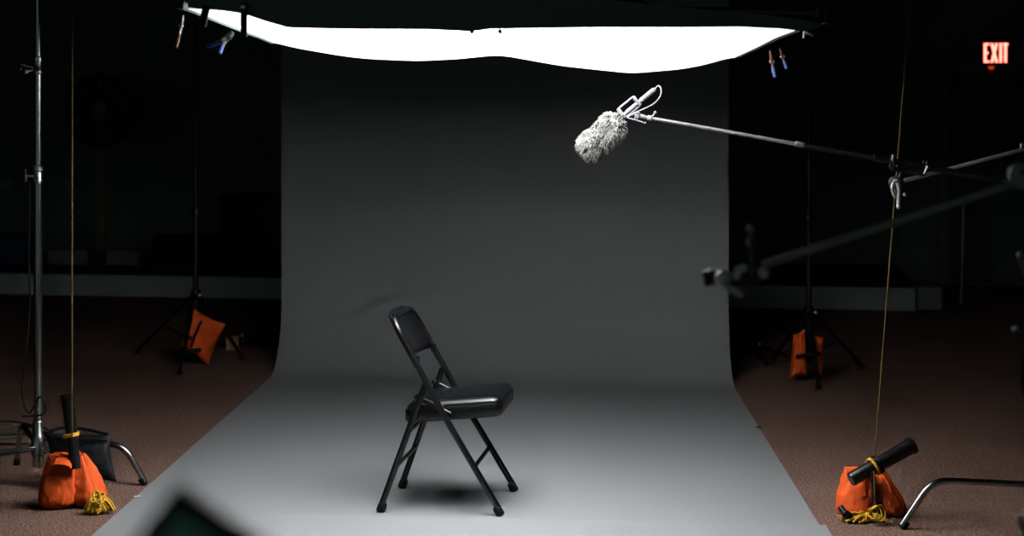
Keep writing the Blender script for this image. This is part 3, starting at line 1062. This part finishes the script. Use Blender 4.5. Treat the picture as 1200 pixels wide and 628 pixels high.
# black sandbag over the right leg of the left C-stand
dS = 7.05
bb = thing('black_sandbag', P(95, 562, dS), 'black cloth sandbag draped over the leg of the chrome stand', 'sandbag')
pillow(P(52, 506, dS - .02), P(129, 510, dS - .02), P(137, 565, dS - .06), P(60, 556, dS - .06), .07, (0, -1, .15), 21, .2).build('pouch', M['blacknylon'], bb)
pillow(P(52, 506, dS + .10), P(128, 509, dS + .10), P(132, 552, dS + .18), P(60, 550, dS + .18), .06, (0, -1, -.2), 23, .14).build('pouch', M['blacknylon'], bb)
MB().tube(arc([P(58, 512, dS - .05), P(92, 515, dS - .066), P(126, 516, dS - .05)], .04), .006, 8, flat=.5).build('seam_band', M['blacknylon'], bb)
MB().tube(spline([P(57, 506, dS - .02), P(75, 501, dS), P(100, 503, dS), P(127, 509, dS)]), .0075, 8, flat=.5).build('handle_strap', M['blacknylon'], bb)

# right C-stand
RB = Vector(((1224 - CX) * 6.42 / F, 6.42, 0))
cs = thing('c_stand', RB, 'chrome stand at the right edge, its bent leg reaching to the right orange bag', 'stand', 'grip stands')
c_stand(cs, RB, [G(1057, 620), RB + Vector((.30, .42, 0)), RB + Vector((.24, -.46, 0))], .150, (.82, 1.36), 1.56)
# arm from the stand to the boom holder
pk = P(1051, 214, 6.30)
arm_end = P(1224, 168.5, 6.36)
dirA = (arm_end - pk).normalized()
MB().tube([pk + dirA * .03, arm_end + dirA * .16], .0072, 14).build('grip_arm', M['satin'], cs)
gh = MB()
hz = arm_end + Vector((0, .03, 0))
gh.lathe(hz + Vector((0, -.06, 0)), (0, 1, 0), [(0, .025), (.003, .032), (.035, .032), (.04, .02), (.05, .02), (.054, .032), (.085, .032), (.088, .02)], 24)
knob_t(gh, hz + Vector((-.0, -.06, 0)), (-.2, -1, 0), .05)
gh.build('grip_head', M['steel'], cs)
# small clip near frame edge on the arm
cl = MB().tube([P(1196, 178, 6.35), P(1197, 170, 6.35)], .005, 8); cl.ball(P(1197.5, 169, 6.35), .008, seg=8)
cl.build('arm_clip', M['steel'], cs)

# boom holder (knuckle + cradle) at the end of the arm
bh = thing('boom_holder', pk, 'chrome knuckle with a black cradle holding up the boom pole', 'clamp')
kn = MB()
kn.lathe(pk + Vector((-.012, -.03, .0)), (.2, 1, 0), [(0, .016), (.004, .024), (.022, .025), (.026, .017), (.036, .017), (.04, .025), (.06, .024), (.064, .016)], 24)
kn.build('knuckle', M['darkmetal'], bh)
hd = MB().tube(spline([P(1048.5, 212, 6.25), P(1045.5, 219, 6.24), P(1046.5, 226, 6.24), P(1050, 232, 6.24)]), [.006] * 24 + [.005], 10)
hd.tube(spline([P(1052, 214, 6.24), P(1053.5, 224, 6.24), P(1053, 234, 6.24), P(1053, 241, 6.24)]), [.0075] * 24 + [.006], 10)
hd.ball(P(1053, 242, 6.24), .0095, seg=12); hd.ball(P(1050, 212, 6.24), .008, (1.6, 1, .8), 12)
hd.ball(P(1060, 228, 6.24), .007, seg=10)
hd.build('lever_handle', M['satin'], bh)
MB().tube([P(1052, 213, 6.29), P(1056, 204, 6.29), P(1062, 196, 6.29)], .008, 10).build('stem', M['black'], bh)
mbx = MB()
bA, bB = P(745.5, 135.5, 6.42), P(1176, 212, 6.22)
dirB = (bB - bA).normalized()


def onboom(px):
    t = (px - 745.5) / (1176 - 745.5)
    return bA.lerp(bB, t)


upB = dirB.cross(Vector((0, 1, 0))).normalized()
if upB.z < 0: upB = -upB
c0, c1 = onboom(1049), onboom(1086)
mbx.tube([c0 - upB * .026, c1 - upB * .026], .009, 10)
for c in (c0, c1):
    mbx.tube(arc([c + upB * .022 + Vector((0, -.022, 0)), c - upB * .028 + Vector((0, -.022, 0)), c - upB * .028 + Vector((0, .022, 0)), c + upB * .022 + Vector((0, .022, 0))], .015), .0055, 8)
mbx.build('cradle', M['black'], bh)
pn = MB()
pn.tube([P(1046, 189, 6.2), P(1047, 181, 6.2)], .005, 8); pn.tube([P(1083.5, 204, 6.18), P(1087.5, 195, 6.18)], .005, 8)
tag(pn.build('locking_pin', M['steel'], bh), 'bright steel pins')

# boom pole
boom = thing('boom_pole', c0, 'long boom pole reaching in from the right, carrying the furry microphone', 'pole')
MB().tube([onboom(752), onboom(936)], [.0062, .0074], 14).build('front_section', M['pole_silver'], boom)
MB().lathe(onboom(935), dirB, [(0, .008), (.003, .0115), (.025, .0115), (.034, .009)], 18).build('locking_collar', M['pole_silver'], boom)
MB().tube([onboom(940), onboom(1040)], .0088, 14).build('middle_section', M['black'], boom)
MB().lathe(onboom(1026), dirB, [(0, .009), (.003, .0135), (.03, .0135), (.038, .011)], 18).build('locking_collar', M['black'], boom)
MB().tube([onboom(1038), onboom(1176)], .0115, 14).build('rear_section', M['black'], boom)
MB().lathe(onboom(1175), dirB, [(0, .0135), (.004, .016), (.03, .016), (.036, .012)], 18).build('end_cap', M['rubber'], boom)
tip = MB().lathe(onboom(765), -dirB, [(0, .007), (.004, .0105), (.014, .0105), (.02, .0075)], 16)
tip.tube([onboom(765) + upB * .008, onboom(767) + upB * .022], .004, 8); tip.ball(onboom(767) + upB * .024, .006, seg=8)
tip.build('tip_fitting', M['mic'], boom)

# microphone in furry windshield
dM = 6.42
m0, m1 = P(683.5, 180.5, dM - .02), P(727.5, 140, dM)       # windshield ends
axm = (m1 - m0).normalized()
mic = thing('shotgun_microphone', m1, 'shotgun microphone in a fluffy grey windshield at the end of the boom', 'microphone')
nx1 = axm.orthogonal().normalized(); ny1 = axm.cross(nx1)
L = (m1 - m0).length
rows = []; nv, nu = 40, 48
Rm = .051
rng = random.Random(3)


def shell(t, an):
    e = max(0.0, 1 - abs(2 * t - 1) ** 8) ** .5
    p = axm * (t * L) + (nx1 * math.cos(an) + ny1 * math.sin(an)) * (Rm * e)
    nn = noise.noise(p * 34 + Vector((3, 1, 7))) * .004 + noise.noise(p * 80) * .004
    rad_ = (nx1 * math.cos(an) + ny1 * math.sin(an))
    return m0 + p + rad_ * nn * e, rad_


for i in range(nv + 1):
    rows.append([shell(i / nv, 2 * math.pi * j / nu)[0] for j in range(nu)])
fur = MB().grid(rows, closed=True)
for q in range(3000):
    t = rng.random() ** .9 * .98 + .01; an = rng.random() * 2 * math.pi
    p, rad_ = shell(t, an)
    nrm = (rad_ * (1 - abs(2 * t - 1) ** 3) + axm * ((2 * t - 1) ** 3)).normalized()
    cl_ = Vector((noise.noise(p * 30), noise.noise(p * 30 + Vector((17.3, 5.1, 9.7))), noise.noise(p * 30 + Vector((3.9, 21.7, 13.1))))) * 1.7
    d = (nrm * .95 - axm * .45 + Vector(cl_) * 1.0 - Z * .25).normalized()
    ln = rng.uniform(.011, .022)
    w = rng.uniform(.0016, .0034)
    s1 = d.orthogonal().normalized() * w; s2 = d.cross(s1).normalized() * w
    md = p + d * ln * .55 + Vector(cl_) * .002
    e = p + (d - Z * .35).normalized() * ln
    base3 = [p + s1, p - s1 * .5 + s2 * .87, p - s1 * .5 - s2 * .87]
    mid3 = [md + (v_ - p) * .7 for v_ in base3]
    fur.add(base3 + mid3 + [e], [(0, 1, 4, 3), (1, 2, 5, 4), (2, 0, 3, 5), (3, 4, 6), (4, 5, 6), (5, 3, 6)], True)
fur.build('furry_windshield', M['fur'], mic)
b0, b1_ = P(723, 141, dM), P(768, 104, dM + .02)
axb = (b1_ - b0).normalized()
MB().lathe(b0, axb, [(0, .007), (.05, .007), (.052, .0085), ((b1_ - b0).length * .62, .0085), ((b1_ - b0).length * .64, .0098), ((b1_ - b0).length - .008, .0098), ((b1_ - b0).length, .006)], 18).build('microphone_body', M['mic'], mic)
# shock mount: rail with two upright loops
perp = axb.cross(Vector((0, 1, 0))).normalized()
if perp.x > 0: perp = -perp            # up-left side
sm = MB()
ca, cb_ = b0.lerp(b1_, .16), b0.lerp(b1_, .55)
for c in (ca, cb_):
    sm.box(c + perp * .009, (.012, .022, .046), axes=(axb, axb.cross(perp).normalized(), perp), bev=.003)
sm.tube([ca + perp * .030, cb_ + perp * .030], .0042, 10)
sm.tube([ca - perp * .013, cb_ - perp * .013], .0042, 10)
sm.build('shock_mount', M['mic'], mic)
lc = b0.lerp(b1_, .36) - perp * .018
yk = MB().tube(spline([lc, lc - perp * .02, onboom(750)]), .006, 10)
yk.lathe(onboom(744), dirB, [(0, .012), (.004, .0175), (.014, .0175), (.02, .010), (.04, .008)], 16)
yk.build('swivel_mount', M['mic'], mic)
MB().tube(spline([b1_, P(771.5, 100.5, dM + .02), P(774.5, 104, dM + .01), P(774, 112, dM), P(767, 121, dM - .01), P(756, 127, dM - .02), P(745, 132, dM - .02), P(736, 137.5, dM - .02), P(741, 139.5, dM - .02), P(757, 144.5, dM - .02)], 8), .0028, 10).build('cable', M['mic'], mic)

# ------------------------------------------------------------------ weighted tie lines: orange bags, black tubes, cords
dL = 6.66
lb = thing('orange_sandbag', G(86, 597), 'plump orange double sandbag holding an upright black tube, at left', 'sandbag', 'orange sandbags')
pouch(G(67.5, 594.5), .150, .135, .215, lean=(.012, .01), yaw=.1, seed=2, gather=.78).build('pouch', M['orange'], lb)
pouch(G(106, 593), .135, .13, .212, lean=(-.055, .02), yaw=-.25, seed=5.5, gather=.26).build('pouch', M['orange'], lb)
pillow(P(62, 545, dL - .05), P(66, 535, dL + .01), P(86, 531, dL + .02), P(84, 549, dL - .06), .035, (0, -1, .6), 31, .25, n=12).build('flap', M['orange'], lb)


def black_tube(a, b, r_, label, flare):
    a, b = Vector(a), Vector(b)
    L_ = (b - a).length
    root = thing('black_tube', a, label, 'tube', 'black tubes tied to the cords')
    MB().lathe(a, b - a, [(0, r_ * .86), (.004, r_ * .92), (L_ * .45, r_ * .94), (L_ * .72, r_ * 1.02), (L_ - .02, r_ * flare)], 28).build('sleeve', M['tube'], root)
    MB().lathe(a + (b - a).normalized() * (L_ - .022), b - a, [(0, r_ * flare * .98), (.003, r_ * flare * 1.13), (.017, r_ * flare * 1.13), (.02, r_ * flare * .9), (.021, r_ * .4), (.012, r_ * .3)], 28).build('end_ring', M['tube'], root)
    return root


tb, tt = P(88.5, 549, dL - .02), P(78.5, 460, dL)
black_tube(tb, tt, .0242, 'black tube standing upright between the pouches of the left orange bag', 1.06)


def cord(p, top, label, mt):
    root = thing('hanging_rope', Vector((top.x, top.y, CH)), label, 'rope', 'thin ropes running up to the ceiling')
    k = [p.lerp(top, q / 14) for q in range(15)]
    MB().tube(k, .0034, 8).build('line', mt, root)
    MB().lathe(Vector((top.x, top.y, CH)), -Z, [(0, .03), (.01, .03), (.014, .012), (.04, .012)], 16).build('ceiling_hook', M['steel'], root)
    return root


def rope_coils(c, axis, r_, n, pitch, rr):
    axis = Vector(axis).normalized(); nx = axis.orthogonal().normalized(); ny = axis.cross(nx)
    pts = []
    for q in range(int(n * 18) + 1):
        an = q / 18 * 2 * math.pi
        pts.append(Vector(c) + axis * (pitch * q / 18) + (nx * math.cos(an) + ny * math.sin(an)) * r_)
    return MB().tube(pts, rr, 8)


def tassel(root, c, spread, seed, n=26, big=1.0):
    rg = random.Random(seed)
    mb = MB()
    for q in range(n):
        an = rg.uniform(-2.6, .5)
        ln = rg.uniform(.03, .085) * big
        d = Vector((math.cos(an) * spread[0], math.sin(an) * spread[1], 0))
        p0 = c + Vector((rg.uniform(-.012, .012), rg.uniform(-.012, .012), rg.uniform(-.01, .01)))
        p1 = p0 + d * ln * .55 + Z * rg.uniform(-.005, .012)
        p2 = p0 + d * ln; p2.z = rg.uniform(.006, .02)
        p1.z = max(p1.z, .012)
        mb.tube(spline([p0, p1, p2], 5), rg.uniform(.0032, .0048), 6)
    mb.ball(c, .017, (1, 1, .9), 12)
    return mb.build('tassel', M['yellowrope'], root)


ctop = P(84.9, 100, dL - .046); ctop.z = CH
lc_ = cord(P(84.3, 513, dL - .046), ctop, 'thin yellow rope rising from the left black tube', M['ropebrown'])
td = (tt - tb).normalized()
kp = P(83.2, 512, dL - .01)
rope_coils(kp, td, .0295, 2.2, .007, .0042).build('knot', M['yellowrope'], lc_)

tassel(lc_, P(113, 588, 6.585), (1.0, .6), 4, 64, .8)
tl = MB()
rg = random.Random(12)
for q in range(6):
    c = P(118 + rg.uniform(-5, 5), 583 + rg.uniform(-4, 5), 6.58 + rg.uniform(-.02, .01)); r1, r2 = rg.uniform(.014, .026), rg.uniform(.012, .026)
    tw = rg.uniform(-1, 1)
    tl.tube([Vector((c.x + r1 * math.cos(w_ * math.pi / 9), c.y + .02 * math.sin(w_ * math.pi / 9 + tw), max(.007, c.z + r2 * math.sin(w_ * math.pi / 9 + tw)))) for w_ in range(18)], .0042, 6, closed=True)
tl.build('rope_bight', M['yellowrope'], lc_)

# right bag
dR = 6.52
rb = thing('orange_sandbag', G(1020, 606), 'plump orange double sandbag with a slanting black tube, at right', 'sandbag', 'orange sandbags')
pouch(G(1003.5, 604.5), .152, .145, .187, lean=(.012, .02), yaw=.1, seed=9, gather=.76).build('pouch', M['orange'], rb)
pouch(G(1042, 603), .130, .13, .190, lean=(-.062, .03), yaw=-.4, seed=13, gather=.30, toe=.30).build('pouch', M['orange'], rb)
pillow(P(1004, 553, dR - .01), P(1010, 547, dR + .02), P(1027, 549, dR + .03), P(1026, 562, dR - .03), .03, (0, -1, .6), 37, .25, n=12).build('flap', M['orange'], rb)
MB().tube(spline([P(985, 594, dR - .07), P(990, 601, dR - .09), P(997, 606, dR - .09)]), [.012] * 8 + [.016] * 8 + [.013], 12).build('handle_end', M['rubber'], rb)
ta, tbb = P(997, 562, dR - .085), P(1071, 520.5, dR - .015)
black_tube(ta, tbb, .0292, 'black tube lying slanted across the right orange bag', 1.06)
top = P(1077, -130, dR)
sl_ = (P(1064, 35, dR) - P(1026, 525, dR))
top = P(1026, 525, dR) + sl_ * ((CH - P(1026, 525, dR).z) / sl_.z)
rc_ = cord(P(1024.5, 541, dR), top, 'thin yellow rope slanting up from the right black tube past the boom holder', M['ropebrown'])
axd = (tbb - ta).normalized()
rope_coils(P(1022.5, 547.5, dR - .06), axd, .0335, 2, .010, .0046).build('knot', M['yellowrope'], rc_)
rope_coils(P(1025.5, 546, dR - .06), axd, .0335, 1.6, .011, .0050).build('knot_lashing', M['rubber'], rc_)
MB().tube(spline([P(1024, 552, dR - .10), P(1025, 575, dR - .12), P(1025, 590, dR - .12), P(1024, 600, dR - .115)], 6), .0042, 8).build('tail', M['ropebrown'], rc_)
MB().tube(spline([P(1021.5, 552, dR - .10), P(1022.5, 575, dR - .115), P(1023, 592, dR - .115)], 6), .0050, 8).build('tail_wrap', M['rubber'], rc_)
lp = MB()
for q, (ox, rr) in enumerate(((0, .022), (.012, .026), (-.008, .018))):
    c = P(1026, 601, dR - .13) + Vector((ox, 0, 0))
    lp.tube([c + Vector((math.cos(w_ * math.pi / 10) * rr, .012 * math.sin(w_ * .6 + q), math.sin(w_ * math.pi / 10) * rr * 1.15)) for w_ in range(20)], .0036, 7, closed=True)
lp.build('rope_bow', M['yellowrope'], rc_)
tassel(rc_, G(1013, 608) + Vector((0, -.05, .02)), (-1.25, .55), 8, 42, 1.15)

# ------------------------------------------------------------------ near out-of-focus gear
dN = 3.2
NB = Vector(((1226 - CX) * dN / F, dN, 0))
cs = thing('c_stand', NB, 'near blurred stand at the right edge whose dark arm points to the backdrop', 'stand', 'grip stands')
c_stand(cs, NB, [NB + Vector((.42, -.12, 0)), NB + Vector((-.10, .46, 0)), NB + Vector((-.12, -.44, 0))], .150, (.80, 1.30), 1.50, M['darkmetal'])
h0, h1 = P(842, 327.5, dN + .05), P(1226, 203, dN - .03)
MB().tube([h0.lerp(h1, .137), h1 + (h1 - h0).normalized() * .12], .0078, 14).build('grip_arm', M['satin_dark'], cs)
gh = MB()
c = P(1190, 206, dN - .03)
gh.lathe(c + Vector((0, -.045, 0)), (.25, 1, 0), [(0, .018), (.003, .0245), (.03, .0245), (.033, .016), (.043, .016), (.046, .0245), (.075, .0245), (.078, .018)], 24)
gh.tube([c + Vector((-.01, 0, .0)), c + Vector((.065, .0, -.002))], .018, 14)
gh.build('grip_head', M['satin_dark'], cs)
gk = MB()
knob_t(gk, c + Vector((.0, -.045, .008)), (.25, -1, -.1), .045)
gk.ball(c + Vector((.018, -.06, .012)), .011, seg=12)
gk.build('tightening_handle', M['steel'], cs)
# left end of the arm: clamp with handles and an upright pin
hb = thing('grip_clamp', h0, 'blurred metal clamp with an upright pin at the tip of the near dark arm', 'clamp')
mb = MB()
mb.tube([P(829, 324, dN + .06), P(858, 330, dN + .05), P(892, 322, dN + .04)], [.012, .015, .012], 14)
mb.box(P(836, 323, dN + .05), (.026, .03, .024), rot=Matrix.Rotation(.25, 3, 'Y'), bev=.005)
mb.tube([P(828, 317, dN + .05), P(832, 334, dN + .05)], .010, 12)
mb.build('jaw', M['black'], hb)
mb = MB()
mb.lathe(P(846, 326, dN + .0), (.2, -1, .1), [(0, .012), (.004, .0155), (.014, .0155), (.018, .01)], 18)
mb.tube([P(862, 327, dN + .0), P(866, 316, dN - .0), P(875, 313, dN)], [.007, .009, .008], 12)
mb.tube([P(852, 336, dN + .0), P(862, 341, dN), P(870, 345, dN + .01)], [.006, .0085, .007], 12)
mb.ball(P(895, 319.5, dN + .0), .0115, seg=14)
tag(mb.build('handle', M['pale_metal'], hb), 'bright blurred metal handles')
mb = MB().tube([P(881, 322, dN + .03), P(880, 268, dN + .03)], .008, 12)
mb.build('upright_pin', M['darkmetal'], hb)
mb = MB().ball(P(878.5, 268, dN + .02), .0075, seg=12); mb.ball(P(877.5, 284, dN + .015), .0065, seg=12)
mb.build('pin_button', M['satin_dark'], hb)
# coiled cable hooked on the near stand's knob
kk = MB()
kz = P(1197, 386, dN - .03)
kk.tube([kz + Vector((.035, .0, -.003)), kz + Vector((-.005, -.005, .0))], .007, 10)
kk.ball(kz + Vector((-.007, -.006, .0)), .011, (1.1, 1, .8), 12)
kk.build('side_knob', M['darkmetal'], cs)
lp = MB()
for q in range(4):
    c = kz + Vector((.034 + .005 * q, -.004 * q, -.085))
    lp.tube([c + Vector((math.sin(w_ * math.pi / 14) * (.030 + .002 * q), .006 * math.sin(w_), math.cos(w_ * math.pi / 14) * (.075 + .003 * q))) for w_ in range(28)], .0055, 8, closed=True)
tag(lp.build('hung_cable', M['rubber']), 'blurred black cable loops hanging at the right edge of the photo', 'cable')

# foreground monitor: only its corner reaches into the frame
dF = 1.0
ap = P(205.5, 572, dF)
d1 = Vector((math.cos(math.radians(37)), .10, -math.sin(math.radians(37)))).normalized()
d2 = Vector((-math.sin(math.radians(27)), .02, -math.cos(math.radians(27))))
d2 = (d2 - d1 * d2.dot(d1)).normalized()
d3 = d1.cross(d2).normalized()
if d3.y < 0: d3 = -d3
MW, MH = .16, .11
mc = ap + d1 * MW / 2 + d2 * MH / 2 + d3 * .014
mon = thing('field_monitor', Vector((mc.x, mc.y + .03, 0)), 'tilted black monitor blurred in the near left foreground', 'monitor')
MB().box(mc, (MW, MH, .028), axes=(d1, d2, d3), bev=.006, seg=3).build('housing', M['black'], mon)
MB().box(mc - d3 * .0145, (MW - .022, MH - .022, .002), axes=(d1, d2, d3), bev=.0008).build('screen', M['screen'], mon)
pb_ = mc + d3 * .045
MB().tube([mc + d3 * .012, pb_, Vector((pb_.x, pb_.y, pb_.z - .09))], .008, 10).build('tilt_arm', M['darkmetal'], mon)
light_stand_base = Vector((pb_.x, pb_.y, 0))
light_stand(mon, light_stand_base, pb_.z - .06, [light_stand_base + Vector((.34 * math.cos(q), .34 * math.sin(q), 0)) for q in (.4, 2.5, 4.6)], .40, zjoin=.62)

# ------------------------------------------------------------------ light, world, camera
w = bpy.data.worlds.new('World'); scene.world = w; w.use_nodes = True
w.node_tree.nodes['Background'].inputs['Color'].default_value = (.72, 1, .92, 1)
w.node_tree.nodes['Background'].inputs['Strength'].default_value = 0.13

cam = bpy.data.cameras.new('camera')
co = bpy.data.objects.new('camera', cam); COL.objects.link(co)
co.location = (0, 0, H); co.rotation_euler = (math.radians(90), 0, 0)
cam.sensor_width = 36; cam.lens = F / 1200 * 36
cam.shift_y = -(314 - HY) / 1200
cam.clip_start = .05; cam.clip_end = 100
cam.dof.use_dof = True; cam.dof.focus_distance = 6.65; cam.dof.aperture_fstop = 2.95
scene.camera = co

vs_ = scene.view_settings
vs_.view_transform = 'Standard'; vs_.look = 'None'; vs_.gamma = 1; vs_.use_curve_mapping = False
vs_.exposure = 0.0
scene.cycles.use_denoising = True
scene.cycles.max_bounces = 8
scene.cycles.diffuse_bounces = 1
scene.cycles.caustics_reflective = False
